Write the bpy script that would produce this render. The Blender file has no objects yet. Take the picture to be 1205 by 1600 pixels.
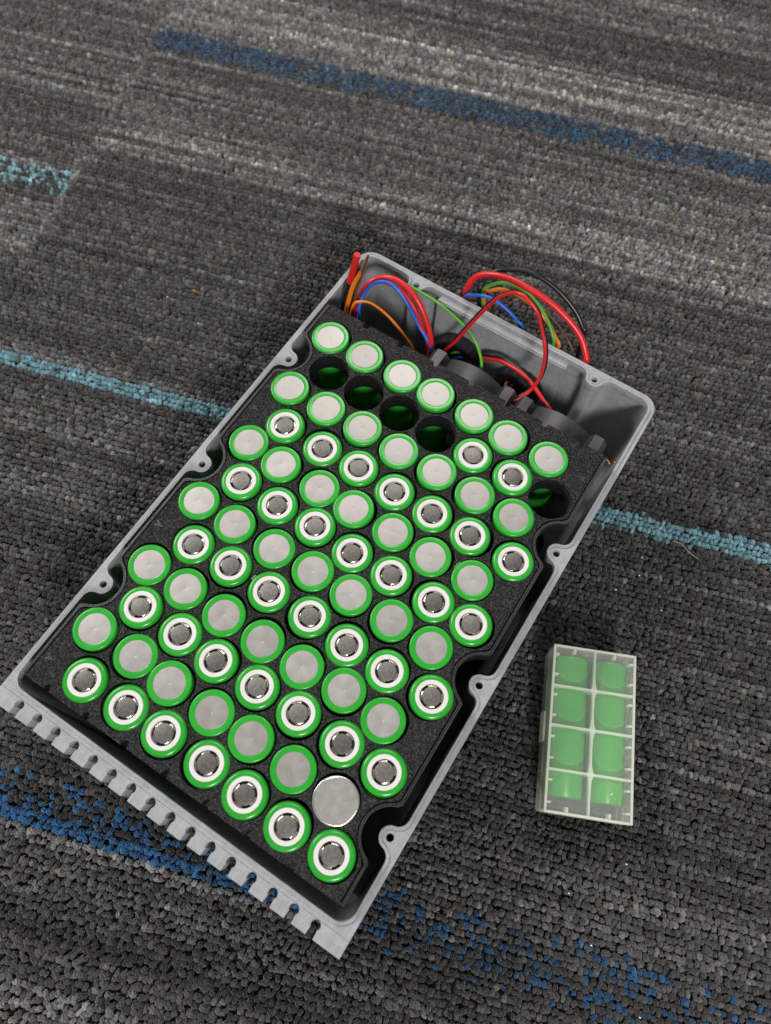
import bpy, bmesh, math, random
import numpy as np
from mathutils import Vector, Matrix, noise as mnoise

random.seed(7)
RNG = np.random.default_rng(11)
sc = bpy.context.scene
COL = sc.collection
MM = 0.001
ZC = 72.0            # height of the cell tops above the carpet, mm (all coordinates below are mm, z = 0 at the cell tops)

# ---------------------------------------------------------------- camera
cd = bpy.data.cameras.new('camera')
cam = bpy.data.objects.new('camera', cd)
COL.objects.link(cam)
cd.sensor_fit = 'VERTICAL'
cd.sensor_height = 36.0
cd.lens = 1155.08 / 1600.0 * 36.0
cd.clip_start = 0.01
cd.clip_end = 50.0
right = Vector((0.84099288, 0.54054158, 0.02336191))
down = Vector((0.50843433, -0.77480014, -0.3757383))
fwd = Vector((-0.18500136, 0.32787123, -0.9264313))
m = Matrix.Identity(4)
for i in range(3):
    m[i][0] = right[i]; m[i][1] = -down[i]; m[i][2] = -fwd[i]
m.translation = Vector((132.3756, -170.7989, 303.3689 + ZC)) * MM
cam.matrix_world = m
cd.dof.use_dof = True
cd.dof.focus_distance = 0.335
cd.dof.aperture_fstop = cd.lens / 2.6
sc.camera = cam

# ---------------------------------------------------------------- light: office ceiling panels
w = bpy.data.worlds.new('World')
sc.world = w
w.use_nodes = True
bg = w.node_tree.nodes['Background']
bg.inputs[0].default_value = (0.93, 0.96, 1.0, 1)
bg.inputs[1].default_value = 0.13

def area(name, loc, target, sx, sy, power, col):
    l = bpy.data.lights.new(name, 'AREA')
    l.shape = 'RECTANGLE'; l.size = sx; l.size_y = sy; l.energy = power; l.color = col
    o = bpy.data.objects.new(name, l)
    COL.objects.link(o)
    o.location = loc
    d = Vector(target) - Vector(loc)
    o.rotation_euler = d.to_track_quat('-Z', 'Y').to_euler()
    return o
area('ceiling_panel_left', (-1.9, 0.1, 1.8), (0.05, -0.05, 0), 0.9, 0.6, 44, (1.0, 0.97, 0.93))
area('ceiling_panel_right', (1.3, -1.5, 1.55), (0.05, -0.05, 0), 0.45, 0.45, 47, (1.0, 0.97, 0.93))
area('ceiling_panel_far', (-0.5, 1.35, 2.0), (0.05, -0.05, 0), 1.0, 0.6, 22, (1.0, 0.96, 0.91))

sc.view_settings.view_transform = 'Standard'
sc.view_settings.look = 'None'
sc.view_settings.exposure = 0.0
sc.view_settings.gamma = 1.0
sc.view_settings.use_curve_mapping = False
sc.render.engine = 'CYCLES'
sc.cycles.use_denoising = True
sc.cycles.max_bounces = 10
sc.cycles.transparent_max_bounces = 24

# ---------------------------------------------------------------- materials
def mat(name, col, rough=0.5, metal=0.0, spec=0.5, bump=None, var=None, coat=0.0):
    """bump=(scale per mm, strength, distance mm); var=(scale per mm, amount)"""
    M = bpy.data.materials.new(name); M.use_nodes = True
    nt = M.node_tree; N = nt.nodes; L = nt.links
    b = N['Principled BSDF']
    b.inputs['Base Color'].default_value = (*col, 1)
    b.inputs['Roughness'].default_value = rough
    b.inputs['Metallic'].default_value = metal
    b.inputs['Specular IOR Level'].default_value = spec
    b.inputs['Coat Weight'].default_value = coat
    tc = N.new('ShaderNodeTexCoord')
    if var:
        n = N.new('ShaderNodeTexNoise'); n.inputs['Scale'].default_value = var[0] * 1000; n.inputs['Detail'].default_value = 4
        L.new(tc.outputs['Object'], n.inputs['Vector'])
        mr = N.new('ShaderNodeMapRange')
        mr.inputs[1].default_value = 0.3; mr.inputs[2].default_value = 0.7
        mr.inputs[3].default_value = 1 - var[1]; mr.inputs[4].default_value = 1 + var[1]
        L.new(n.outputs['Fac'], mr.inputs[0])
        mx = N.new('ShaderNodeMix'); mx.data_type = 'RGBA'; mx.blend_type = 'MULTIPLY'; mx.inputs[0].default_value = 1
        mx.inputs[6].default_value = (*col, 1)
        cb = N.new('ShaderNodeCombineColor')
        for i in range(3): L.new(mr.outputs[0], cb.inputs[i])
        L.new(cb.outputs[0], mx.inputs[7])
        L.new(mx.outputs[2], b.inputs['Base Color'])
        r2 = N.new('ShaderNodeMapRange'); r2.inputs[3].default_value = max(0.02, rough - 0.1); r2.inputs[4].default_value = min(1, rough + 0.1)
        L.new(n.outputs['Fac'], r2.inputs[0]); L.new(r2.outputs[0], b.inputs['Roughness'])
    if bump:
        n2 = N.new('ShaderNodeTexNoise'); n2.inputs['Scale'].default_value = bump[0] * 1000; n2.inputs['Detail'].default_value = 3
        L.new(tc.outputs['Object'], n2.inputs['Vector'])
        bp = N.new('ShaderNodeBump'); bp.inputs['Strength'].default_value = bump[1]; bp.inputs['Distance'].default_value = bump[2] * MM
        L.new(n2.outputs['Fac'], bp.inputs['Height']); L.new(bp.outputs[0], b.inputs['Normal'])
    return M

def print_mat(name, col, rough, layer, strength, dist, var=0.12):
    """3D printed plastic: layer lines round the walls, raster lines on the flat tops"""
    M = mat(name, col, rough, var=(0.25, var))
    nt = M.node_tree; N = nt.nodes; L = nt.links
    b = N['Principled BSDF']
    tc = [n for n in N if n.type == 'TEX_COORD'][0]
    nz = N.new('ShaderNodeTexNoise'); nz.inputs['Scale'].default_value = 300; nz.inputs['Detail'].default_value = 2
    L.new(tc.outputs['Object'], nz.inputs['Vector'])
    sep = N.new('ShaderNodeSeparateXYZ'); L.new(tc.outputs['Object'], sep.inputs[0])
    def wave(sock, period):
        a = N.new('ShaderNodeMath'); a.operation = 'MULTIPLY'; a.inputs[1].default_value = 2 * math.pi / (period * MM); L.new(sock, a.inputs[0])
        c = N.new('ShaderNodeMath'); c.operation = 'MULTIPLY_ADD'; c.inputs[1].default_value = 1.5; L.new(nz.outputs['Fac'], c.inputs[0]); L.new(a.outputs[0], c.inputs[2])
        s = N.new('ShaderNodeMath'); s.operation = 'SINE'; L.new(c.outputs[0], s.inputs[0])
        return s.outputs[0]
    wx = wave(sep.outputs[0], layer)
    mpp = N.new('ShaderNodeMapping'); mpp.inputs['Scale'].default_value = (1.0, 0.03, 0.03)
    L.new(tc.outputs['Object'], mpp.inputs['Vector'])
    n4 = N.new('ShaderNodeTexNoise'); n4.inputs['Scale'].default_value = 700; n4.inputs['Detail'].default_value = 4; n4.inputs['Roughness'].default_value = 0.7
    L.new(mpp.outputs[0], n4.inputs['Vector'])
    mx = N.new('ShaderNodeMath'); mx.operation = 'MULTIPLY_ADD'; mx.inputs[1].default_value = 5.0
    L.new(n4.outputs['Fac'], mx.inputs[0]); L.new(wx, mx.inputs[2])
    cm = [q for q in N if q.type == 'MIX'][0]
    c2 = N.new('ShaderNodeMapRange'); c2.inputs[1].default_value = 0.3; c2.inputs[2].default_value = 0.7; c2.inputs[3].default_value = 0.91; c2.inputs[4].default_value = 1.08
    L.new(n4.outputs['Fac'], c2.inputs[0])
    vm = N.new('ShaderNodeVectorMath'); vm.operation = 'SCALE'
    L.new(cm.outputs[2], vm.inputs[0]); L.new(c2.outputs[0], vm.inputs['Scale']); L.new(vm.outputs[0], b.inputs['Base Color'])
    n3 = N.new('ShaderNodeTexNoise'); n3.inputs['Scale'].default_value = 1100; n3.inputs['Detail'].default_value = 4
    L.new(tc.outputs['Object'], n3.inputs['Vector'])
    ad = N.new('ShaderNodeMath'); ad.operation = 'MULTIPLY_ADD'; ad.inputs[1].default_value = 1.6; L.new(n3.outputs['Fac'], ad.inputs[0]); L.new(mx.outputs[0], ad.inputs[2])
    bp = N.new('ShaderNodeBump'); bp.inputs['Strength'].default_value = strength; bp.inputs['Distance'].default_value = dist * MM
    L.new(ad.outputs[0], bp.inputs['Height']); L.new(bp.outputs[0], b.inputs['Normal'])
    return M

def speckle_mat(name):
    """black filament printed coarse: rough glittery top"""
    M = bpy.data.materials.new(name); M.use_nodes = True
    nt = M.node_tree; N = nt.nodes; L = nt.links
    b = N['Principled BSDF']
    b.inputs['Roughness'].default_value = 0.38; b.inputs['Specular IOR Level'].default_value = 0.35
    tc = N.new('ShaderNodeTexCoord')
    n = N.new('ShaderNodeTexNoise'); n.inputs['Scale'].default_value = 1050; n.inputs['Detail'].default_value = 5; n.inputs['Roughness'].default_value = 0.7
    L.new(tc.outputs['Object'], n.inputs['Vector'])
    v = N.new('ShaderNodeTexVoronoi'); v.inputs['Scale'].default_value = 1300
    L.new(tc.outputs['Object'], v.inputs['Vector'])
    cr = N.new('ShaderNodeValToRGB')
    cr.color_ramp.elements[0].position = 0.48; cr.color_ramp.elements[0].color = (0.003, 0.003, 0.0035, 1)
    cr.color_ramp.elements[1].position = 0.74; cr.color_ramp.elements[1].color = (0.075, 0.070, 0.074, 1)
    L.new(n.outputs['Fac'], cr.inputs[0]); L.new(cr.outputs[0], b.inputs['Base Color'])
    ad = N.new('ShaderNodeMath'); ad.operation = 'ADD'
    L.new(n.outputs['Fac'], ad.inputs[0]); L.new(v.outputs['Distance'], ad.inputs[1])
    bp = N.new('ShaderNodeBump'); bp.inputs['Strength'].default_value = 1.0; bp.inputs['Distance'].default_value = 0.55 * MM
    L.new(ad.outputs[0], bp.inputs['Height']); L.new(bp.outputs[0], b.inputs['Normal'])
    return M

def clear_mat(name, col, alpha, rough):
    """thin cloudy polypropylene: part of the light goes straight through, part is scattered"""
    M = bpy.data.materials.new(name); M.use_nodes = True
    nt = M.node_tree; N = nt.nodes; L = nt.links
    b = N['Principled BSDF']
    b.inputs['Base Color'].default_value = (*col, 1); b.inputs['Roughness'].default_value = rough
    b.inputs['Specular IOR Level'].default_value = 0.6
    tr = N.new('ShaderNodeBsdfTransparent'); tr.inputs[0].default_value = (0.99, 0.995, 0.99, 1)
    tl = N.new('ShaderNodeBsdfTranslucent'); tl.inputs[0].default_value = (*col, 1)
    m1 = N.new('ShaderNodeMixShader'); m1.inputs[0].default_value = 0.35
    L.new(b.outputs[0], m1.inputs[1]); L.new(tl.outputs[0], m1.inputs[2])
    m2 = N.new('ShaderNodeMixShader'); m2.inputs[0].default_value = alpha
    L.new(tr.outputs[0], m2.inputs[1]); L.new(m1.outputs[0], m2.inputs[2])
    tc = N.new('ShaderNodeTexCoord'); n = N.new('ShaderNodeTexNoise'); n.inputs['Scale'].default_value = 250; n.inputs['Detail'].default_value = 4
    L.new(tc.outputs['Object'], n.inputs['Vector'])
    bp = N.new('ShaderNodeBump'); bp.inputs['Strength'].default_value = 0.15; bp.inputs['Distance'].default_value = 0.3 * MM
    L.new(n.outputs['Fac'], bp.inputs['Height']); L.new(bp.outputs[0], b.inputs['Normal'])
    L.new(m2.outputs[0], N['Material Output'].inputs[0])
    return M

MT = {
    'grey_print': print_mat('grey_print', (0.32, 0.325, 0.345), 0.45, 0.7, 0.55, 0.07),
    'black_print': speckle_mat('black_print'),
    'black_side': print_mat('black_side', (0.010, 0.010, 0.011), 0.42, 0.8, 0.6, 0.06),
    'green': mat('green_sleeve', (0.025, 0.335, 0.030), 0.25, bump=(0.35, 0.06, 0.2), var=(0.12, 0.06)),
    'nickel': mat('nickel_end', (0.40, 0.384, 0.366), 0.48, 0.6, bump=(1.6, 0.12, 0.04), var=(0.16, 0.10)),
    'bare': mat('bare_can', (0.50, 0.485, 0.455), 0.42, 0.7, bump=(0.8, 0.08, 0.05), var=(0.3, 0.04)),
    'button': mat('steel_button', (0.19, 0.177, 0.166), 0.5, 0.8, bump=(2.5, 0.25, 0.06), var=(0.9, 0.22)),
    'bright': mat('bright_steel', (0.66, 0.62, 0.55), 0.2, 1.0),
    'dark': mat('dark_recess', (0.03, 0.025, 0.022), 0.5, 0.4),
    'white': mat('white_insulator', (0.66, 0.65, 0.63), 0.55, var=(0.3, 0.03)),
    'dark_plastic': mat('charcoal_plastic', (0.030, 0.032, 0.034), 0.40, bump=(0.5, 0.10, 0.1), var=(0.15, 0.2)),
    'black_plastic': mat('black_plastic', (0.012, 0.012, 0.013), 0.45, var=(0.2, 0.2)),
    'w_red': mat('red_wire', (0.62, 0.018, 0.022), 0.36, bump=(0.6, 0.1, 0.1)),
    'w_blue': mat('blue_wire', (0.012, 0.13, 0.60), 0.36, bump=(0.6, 0.1, 0.1)),
    'w_orange': mat('orange_wire', (0.72, 0.19, 0.015), 0.38, bump=(0.6, 0.1, 0.1)),
    'w_green': mat('green_wire', (0.08, 0.36, 0.035), 0.38, bump=(0.6, 0.1, 0.1)),
    'w_brown': mat('brown_wire', (0.13, 0.05, 0.018), 0.4, bump=(0.6, 0.1, 0.1)),
    'w_black': mat('black_wire', (0.012, 0.012, 0.014), 0.34, bump=(0.6, 0.1, 0.1)),
    'tin': mat('tinned_tip', (0.75, 0.72, 0.66), 0.3, 1.0),
    'copper': mat('copper', (0.62, 0.20, 0.06), 0.3, 1.0),
    'clear': clear_mat('cloudy_plastic', (0.88, 0.92, 0.88), 0.12, 0.18),
    'clear_side': clear_mat('cloudy_side', (0.88, 0.89, 0.80), 0.27, 0.2),
    'clear_rib': clear_mat('cloudy_rib', (0.92, 0.93, 0.85), 0.62, 0.22),
    'lint': mat('lint', (0.55, 0.42, 0.33), 0.6),
    'crumb': mat('crumb', (0.45, 0.22, 0.05), 0.6),
    'speck': mat('white_speck', (0.85, 0.85, 0.82), 0.4),
}

for k, amt in (('nickel', 0.10), ('green', 0.06), ('button', 0.2)):      # no two cells quite alike
    nt = MT[k].node_tree; b = nt.nodes['Principled BSDF']
    src = b.inputs['Base Color'].links[0].from_socket
    oi = nt.nodes.new('ShaderNodeObjectInfo'); mr = nt.nodes.new('ShaderNodeMapRange')
    mr.inputs[3].default_value = 1 - amt; mr.inputs[4].default_value = 1 + amt
    nt.links.new(oi.outputs['Random'], mr.inputs[0])
    vm = nt.nodes.new('ShaderNodeVectorMath'); vm.operation = 'SCALE'
    nt.links.new(src, vm.inputs[0]); nt.links.new(mr.outputs[0], vm.inputs['Scale']); nt.links.new(vm.outputs[0], b.inputs['Base Color'])

# ---------------------------------------------------------------- helpers
def tag(o, label=None, cat=None, group=None, kind=None):
    if label: o['label'] = label
    if cat: o['category'] = cat
    if group: o['group'] = group
    if kind: o['kind'] = kind
    return o

def empty(name, loc=(0, 0, 0), rotz=0.0):
    o = bpy.data.objects.new(name, None)
    COL.objects.link(o)
    o.empty_display_size = 0.01
    o.location = (loc[0] * MM, loc[1] * MM, (loc[2] + ZC) * MM)
    o.rotation_euler = (0, 0, rotz)
    return o

def finish(me, material, smooth=35):
    me.materials.clear(); me.materials.append(material)
    if smooth:
        me.shade_smooth()
        me.set_sharp_from_angle(angle=math.radians(smooth))
    else:
        me.shade_flat()
    return me

def link(name, me, parent=None, loc=None, rotz=0.0):
    o = bpy.data.objects.new(name, me)
    COL.objects.link(o)
    if parent is not None: o.parent = parent
    if loc is not None:
        z = loc[2] + (0 if parent is not None else ZC)
        o.location = (loc[0] * MM, loc[1] * MM, z * MM)
    o.rotation_euler = (0, 0, rotz)
    return o

def poly_mesh(name, outer, holes, z0, z1, bevel=0.0):
    """flat outline with holes, extruded from z0 to z1 (mm)"""
    c = bpy.data.curves.new(name, 'CURVE')
    c.dimensions = '2D'; c.fill_mode = 'BOTH'
    for path in [outer] + list(holes):
        s = c.splines.new('POLY'); s.points.add(len(path) - 1); s.use_cyclic_u = True
        for p, q in zip(s.points, path): p.co = (q[0], q[1], 0, 1)
    c.extrude = (z1 - z0) / 2 - bevel
    if bevel:
        c.bevel_depth = bevel; c.bevel_resolution = 1; c.offset = -bevel
    o = bpy.data.objects.new(name, c)
    COL.objects.link(o)
    dg = bpy.context.evaluated_depsgraph_get()
    me = bpy.data.meshes.new_from_object(o.evaluated_get(dg))
    bpy.data.objects.remove(o); bpy.data.curves.remove(c)
    me.name = name
    me.transform(Matrix.Translation((0, 0, (z0 + z1) / 2)))
    me.transform(Matrix.Scale(MM, 4))
    return me

def lathe(name, prof, seg=48, axis='z', closed=False):
    verts, faces = [], []
    n = len(prof)
    idx = []
    for r, z in prof:
        if r < 1e-6:
            idx.append([len(verts)]); verts.append((0, 0, z))
        else:
            idx.append(list(range(len(verts), len(verts) + seg)))
            for k in range(seg):
                a = 2 * math.pi * k / seg
                verts.append((r * math.cos(a), r * math.sin(a), z))
    pairs = list(range(n - 1)) + ([n - 1] if closed else [])
    for i in pairs:
        A, B = idx[i], idx[(i + 1) % n]
        for k in range(seg):
            k2 = (k + 1) % seg
            if len(A) == 1 and len(B) == 1: continue
            if len(A) == 1: faces.append((A[0], B[k], B[k2]))
            elif len(B) == 1: faces.append((A[k], A[k2], B[0]))
            else: faces.append((A[k], A[k2], B[k2], B[k]))
    if axis == 'y': verts = [(x, -z, y) for x, y, z in verts]
    me = bpy.data.meshes.new(name)
    me.from_pydata([tuple(c * MM for c in v) for v in verts], [], faces)
    bm = bmesh.new(); bm.from_mesh(me); bmesh.ops.recalc_face_normals(bm, faces=bm.faces); bm.to_mesh(me); bm.free()
    return me

def box_bm(bm, lo, hi, bevel=0.0):
    r = bmesh.ops.create_cube(bm, size=1.0)
    c = [(a + b) / 2 for a, b in zip(lo, hi)]; d = [b - a for a, b in zip(lo, hi)]
    for v in r['verts']:
        v.co = Vector((c[0] + v.co.x * d[0], c[1] + v.co.y * d[1], c[2] + v.co.z * d[2])) * MM
    if bevel:
        es = list({e for v in r['verts'] for e in v.link_edges})
        bmesh.ops.bevel(bm, geom=es, offset=bevel * MM, segments=2, affect='EDGES')

def bm_mesh(name, bm):
    me = bpy.data.meshes.new(name); bm.to_mesh(me); bm.free(); return me

def catmull(pts, sub=10):
    P = [Vector(p) for p in pts]
    P = [P[0] * 2 - P[1]] + P + [P[-1] * 2 - P[-2]]
    out = []
    for i in range(1, len(P) - 2):
        for k in range(sub):
            t = k / sub
            a, b, c, d = P[i - 1], P[i], P[i + 1], P[i + 2]
            out.append(0.5 * ((2 * b) + (c - a) * t + (2 * a - 5 * b + 4 * c - d) * t * t + (3 * b - a - 3 * c + d) * t ** 3))
    out.append(P[-2])
    return out

def tube(name, path, r, seg=12, wob=0.0):
    bm = bmesh.new(); rings = []
    t0 = (path[1] - path[0]).normalized()
    n = t0.orthogonal().normalized()
    for i, p in enumerate(path):
        t = (path[min(i + 1, len(path) - 1)] - path[max(i - 1, 0)]).normalized()
        n = (n - t * n.dot(t)).normalized(); b = t.cross(n)
        rings.append([bm.verts.new((p + (n * math.cos(2 * math.pi * k / seg) + b * math.sin(2 * math.pi * k / seg)) * r) * MM) for k in range(seg)])
    for A, B in zip(rings, rings[1:]):
        for k in range(seg): bm.faces.new((A[k], A[(k + 1) % seg], B[(k + 1) % seg], B[k]))
    bm.faces.new(rings[0][::-1]); bm.faces.new(rings[-1])
    return bm_mesh(name, bm)

def arc(cx, cy, r, a0, a1, n):
    return [(cx + r * math.cos(math.radians(a0 + (a1 - a0) * k / n)), cy + r * math.sin(math.radians(a0 + (a1 - a0) * k / n))) for k in range(n + 1)]

# ================================================================ carpet
ANG = math.radians(17.1)
E1 = np.array([math.cos(ANG), math.sin(ANG)]); E2 = np.array([-math.sin(ANG), math.cos(ANG)])
Z_PILE = -72.0
bm = bmesh.new()
bmesh.ops.create_grid(bm, x_segments=2, y_segments=2, size=2.5)
backing = link('carpet_floor', finish(bm_mesh('carpet_floor', bm), mat('carpet_backing', (0.012, 0.012, 0.013), 0.9, spec=0.1, bump=(0.3, 0.5, 0.5)), 0), None, (0, 60, Z_PILE - 3.2))
tag(backing, 'dark woven backing of the grey carpet floor', 'floor', kind='structure')

def smooth1d(x, seed, scale):
    r = np.random.default_rng(seed); tab = r.random(4096)
    u = x / scale + 1000.0; i = np.floor(u).astype(int); f = u - i; f = f * f * (3 - 2 * f)
    return tab[i % 4096] * (1 - f) + tab[(i + 1) % 4096] * f
def noise2(x, y, seed, sx, sy):
    r = np.random.default_rng(seed); tab = r.random((256, 256))
    u = x / sx + 500.0; v = y / sy + 500.0
    i = np.floor(u).astype(int); j = np.floor(v).astype(int); f = u - i; g = v - j
    f = f * f * (3 - 2 * f); g = g * g * (3 - 2 * g)
    i0, i1, j0, j1 = i % 256, (i + 1) % 256, j % 256, (j + 1) % 256
    return (tab[i0, j0] * (1 - f) + tab[i1, j0] * f) * (1 - g) + (tab[i0, j1] * (1 - f) + tab[i1, j1] * f) * g

PS, PT = 2.55, 3.175
ss = np.arange(-520, 430, PS); tt = np.arange(-420, 560, PT)
S, T = np.meshgrid(ss, tt)
ROW = np.repeat(np.arange(len(tt))[:, None], len(ss), 1)
S = S + (ROW % 2) * PS * 0.5 + RNG.normal(0, 0.38, S.shape)
Tn = T.copy()
T = T + RNG.normal(0, 1.0, T.shape) * (0.27 + 0.25 * ((T < -225) & (S < 60)))
S, T, Tn, ROW = S.ravel(), T.ravel(), Tn.ravel(), ROW.ravel()
n = len(S)
left = (S < -221) & (Tn > 52) & (Tn < 302)
rnd = RNG.random(n); rnd2 = RNG.random(n)
rowrnd = np.random.default_rng(5).random(4000)[ROW]
plank = np.where(left, 40, np.where(Tn > 302, 80, np.where(Tn > 52, 20, 0)))
st = np.zeros(n)
for pk in (0, 20, 40, 80):
    mk = plank == pk
    st[mk] = 0.55 * noise2(S[mk], Tn[mk], 100 + pk, 170, 13) + 0.45 * noise2(S[mk], Tn[mk], 101 + pk, 90, 4.5)
light = 0.040 + 0.075 * np.clip((st - 0.40) * 2.0, 0, 1)
def band(lo, hi, soft=1.5):
    return np.clip((Tn - lo) / soft + 0.5, 0, 1) * np.clip((hi - Tn) / soft + 0.5, 0, 1)
notl = ~left
def ramp(x, a, b): return np.clip((x - a) / (b - a), 0, 1)
def setl(mask, val): 
    global light
    light = light * (1 - mask) + val * mask
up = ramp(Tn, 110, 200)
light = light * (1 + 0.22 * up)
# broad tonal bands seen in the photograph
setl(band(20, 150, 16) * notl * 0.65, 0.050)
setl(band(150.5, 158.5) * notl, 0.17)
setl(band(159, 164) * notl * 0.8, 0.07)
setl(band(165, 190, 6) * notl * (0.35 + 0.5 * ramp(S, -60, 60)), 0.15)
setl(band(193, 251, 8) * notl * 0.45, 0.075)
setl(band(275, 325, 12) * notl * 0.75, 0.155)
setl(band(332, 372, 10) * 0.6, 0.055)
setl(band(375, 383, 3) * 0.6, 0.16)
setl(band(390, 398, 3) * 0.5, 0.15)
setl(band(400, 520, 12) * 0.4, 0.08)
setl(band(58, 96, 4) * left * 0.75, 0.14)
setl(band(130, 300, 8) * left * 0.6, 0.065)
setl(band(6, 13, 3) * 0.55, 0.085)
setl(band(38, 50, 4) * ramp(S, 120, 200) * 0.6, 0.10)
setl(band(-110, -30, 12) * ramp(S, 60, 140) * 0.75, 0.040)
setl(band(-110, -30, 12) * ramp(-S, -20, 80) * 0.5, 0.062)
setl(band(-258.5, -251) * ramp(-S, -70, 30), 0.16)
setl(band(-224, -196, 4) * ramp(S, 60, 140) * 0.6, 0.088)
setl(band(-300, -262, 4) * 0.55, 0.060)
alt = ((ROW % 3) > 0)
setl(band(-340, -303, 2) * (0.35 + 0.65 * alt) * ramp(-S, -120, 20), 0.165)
setl(band(-225, -150, 10) * ramp(-S, 0, 60) * 0.5, 0.08)
rowstreak = noise2(S, ROW * 1.0, 55, 130, 1.0)
rowstreak2 = noise2(S + 37 * plank, ROW * 1.0, 56, 260, 1.0)
amp = 0.62 + 0.22 * ramp(Tn, 60, 180)
light = light * np.exp(amp * (1.1 * (rowstreak - 0.5) + 1.3 * (rowstreak2 - 0.5)))
# seam between planks: a slightly paler ragged line of tufts
seam = np.exp(-((S + 221 + 3.0 * (noise2(Tn, S * 0, 91, 9, 10) - 0.5)) / (1.2 + 3.0 * noise2(Tn, S * 0, 92, 14, 10))) ** 2) * (0.35 + 0.65 * noise2(Tn, S * 0, 93, 20, 10)) * ((Tn > 56) & (Tn < 300))
light = light * (1 - 0.7 * seam) + 0.17 * 0.7 * seam
light = light * np.exp(RNG.normal(0, 0.33, n))
pale = rnd2 > 0.965
light[pale] *= 1.7
light = light * (1.08 - 0.30 * ramp(-Tn, 60, 200))  # tufts darkened towards the near end: light falloff put into the yarn colour
col = np.stack([light * 1.01, light * 0.99, light * 0.995], 1)
hue = RNG.normal(0, 0.05, n) + 0.035 * ramp(Tn, 20, 160)
col[:, 0] *= 1 + hue; col[:, 2] *= 1 - hue
def paint(prob, c, jit=0.22):
    mk = rnd < prob
    k = np.exp(RNG.normal(0, jit, n))[:, None]
    col[mk] = (np.array(c)[None] * k)[mk]
d_teal = (0.135, 0.265, 0.315); d_blue = (0.012, 0.085, 0.21); d_navy = (0.022, 0.046, 0.084)
p = np.zeros(n)
p += band(-24.8, -14.8, 0.5) * 0.96
p += band(-14.6, -11.5, 0.5) * (0.25 + 0.5 * (noise2(S, Tn, 7, 14, 50) > 0.5)) * ramp(-S, 80, -40)
p += band(-28.0, -24.9, 0.5) * (0.15 + 0.5 * (noise2(S, Tn, 8, 14, 50) > 0.5)) * ramp(S, 80, 160)
paint(p, d_teal)
p = band(104, 123.5, 1) * left * 0.62 * ((ROW % 2) * 0.5 + 0.5)
paint(p, (0.17, 0.32, 0.36))
p = band(253, 273.5, 1) * notl * (0.62 + 0.38 * noise2(S, Tn, 9, 22, 30))
mk = rnd < p
paint(p, d_navy, 0.35)
paint(p * 0.22, (0.02, 0.070, 0.145), 0.3)
dens = ramp(-S, -75, -25)
p = band(-250.3, -243.2, 0.5) * (1.0 * dens + (1 - dens) * 0.42) + band(-243.0, -229, 1) * (0.20 + 0.18 * (ROW % 2)) + band(-256, -250.4, 1) * (1 - dens) * 0.12
pl = rnd < p
paint(p, d_blue, 0.3)
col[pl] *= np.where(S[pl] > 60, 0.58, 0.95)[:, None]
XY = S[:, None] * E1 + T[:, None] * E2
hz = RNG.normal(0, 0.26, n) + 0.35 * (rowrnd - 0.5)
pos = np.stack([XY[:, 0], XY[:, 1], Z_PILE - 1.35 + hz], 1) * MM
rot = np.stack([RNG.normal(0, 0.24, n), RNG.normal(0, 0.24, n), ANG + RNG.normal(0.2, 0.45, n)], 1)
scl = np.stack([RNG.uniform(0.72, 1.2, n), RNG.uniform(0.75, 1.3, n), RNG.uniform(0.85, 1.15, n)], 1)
pm = bpy.data.meshes.new('carpet_pile')
pm.vertices.add(n)
pm.vertices.foreach_set('co', pos.astype(np.float32).ravel())
def attr(name, typ, key, data):
    a = pm.attributes.new(name, typ, 'POINT'); a.data.foreach_set(key, data)
attr('rot', 'FLOAT_VECTOR', 'vector', rot.astype(np.float32).ravel())
attr('scl', 'FLOAT_VECTOR', 'vector', scl.astype(np.float32).ravel())
attr('idx', 'INT', 'value', RNG.integers(0, 8, n).astype(np.int32))
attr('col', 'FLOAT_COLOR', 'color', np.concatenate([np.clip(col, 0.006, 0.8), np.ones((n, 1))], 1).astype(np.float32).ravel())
# yarn material
YM = bpy.data.materials.new('carpet_yarn'); YM.use_nodes = True
nt = YM.node_tree; b = nt.nodes['Principled BSDF']
b.inputs['Roughness'].default_value = 1.0; b.inputs['Specular IOR Level'].default_value = 0.08
b.inputs['Sheen Weight'].default_value = 0.35; b.inputs['Sheen Roughness'].default_value = 0.5
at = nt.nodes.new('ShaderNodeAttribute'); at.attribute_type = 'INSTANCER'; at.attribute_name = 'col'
tc = nt.nodes.new('ShaderNodeTexCoord')
nz = nt.nodes.new('ShaderNodeTexNoise'); nz.inputs['Scale'].default_value = 1400; nz.inputs['Detail'].default_value = 3
mp = nt.nodes.new('ShaderNodeMapping'); mp.inputs['Scale'].default_value = (1.0, 0.35, 0.6)
nt.links.new(tc.outputs['Object'], mp.inputs['Vector']); nt.links.new(mp.outputs[0], nz.inputs['Vector'])
mr = nt.nodes.new('ShaderNodeMapRange'); mr.inputs[1].default_value = 0.3; mr.inputs[2].default_value = 0.7; mr.inputs[3].default_value = 0.5; mr.inputs[4].default_value = 1.5
nt.links.new(nz.outputs['Fac'], mr.inputs[0])
mx = nt.nodes.new('ShaderNodeVectorMath'); mx.operation = 'SCALE'
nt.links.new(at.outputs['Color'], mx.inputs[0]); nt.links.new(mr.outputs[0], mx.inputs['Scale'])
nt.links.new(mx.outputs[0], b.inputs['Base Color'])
bpn = nt.nodes.new('ShaderNodeBump'); bpn.inputs['Strength'].default_value = 0.6; bpn.inputs['Distance'].default_value = 0.25 * MM
nt.links.new(nz.outputs['Fac'], bpn.inputs['Height']); nt.links.new(bpn.outputs[0], b.inputs['Normal'])
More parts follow.
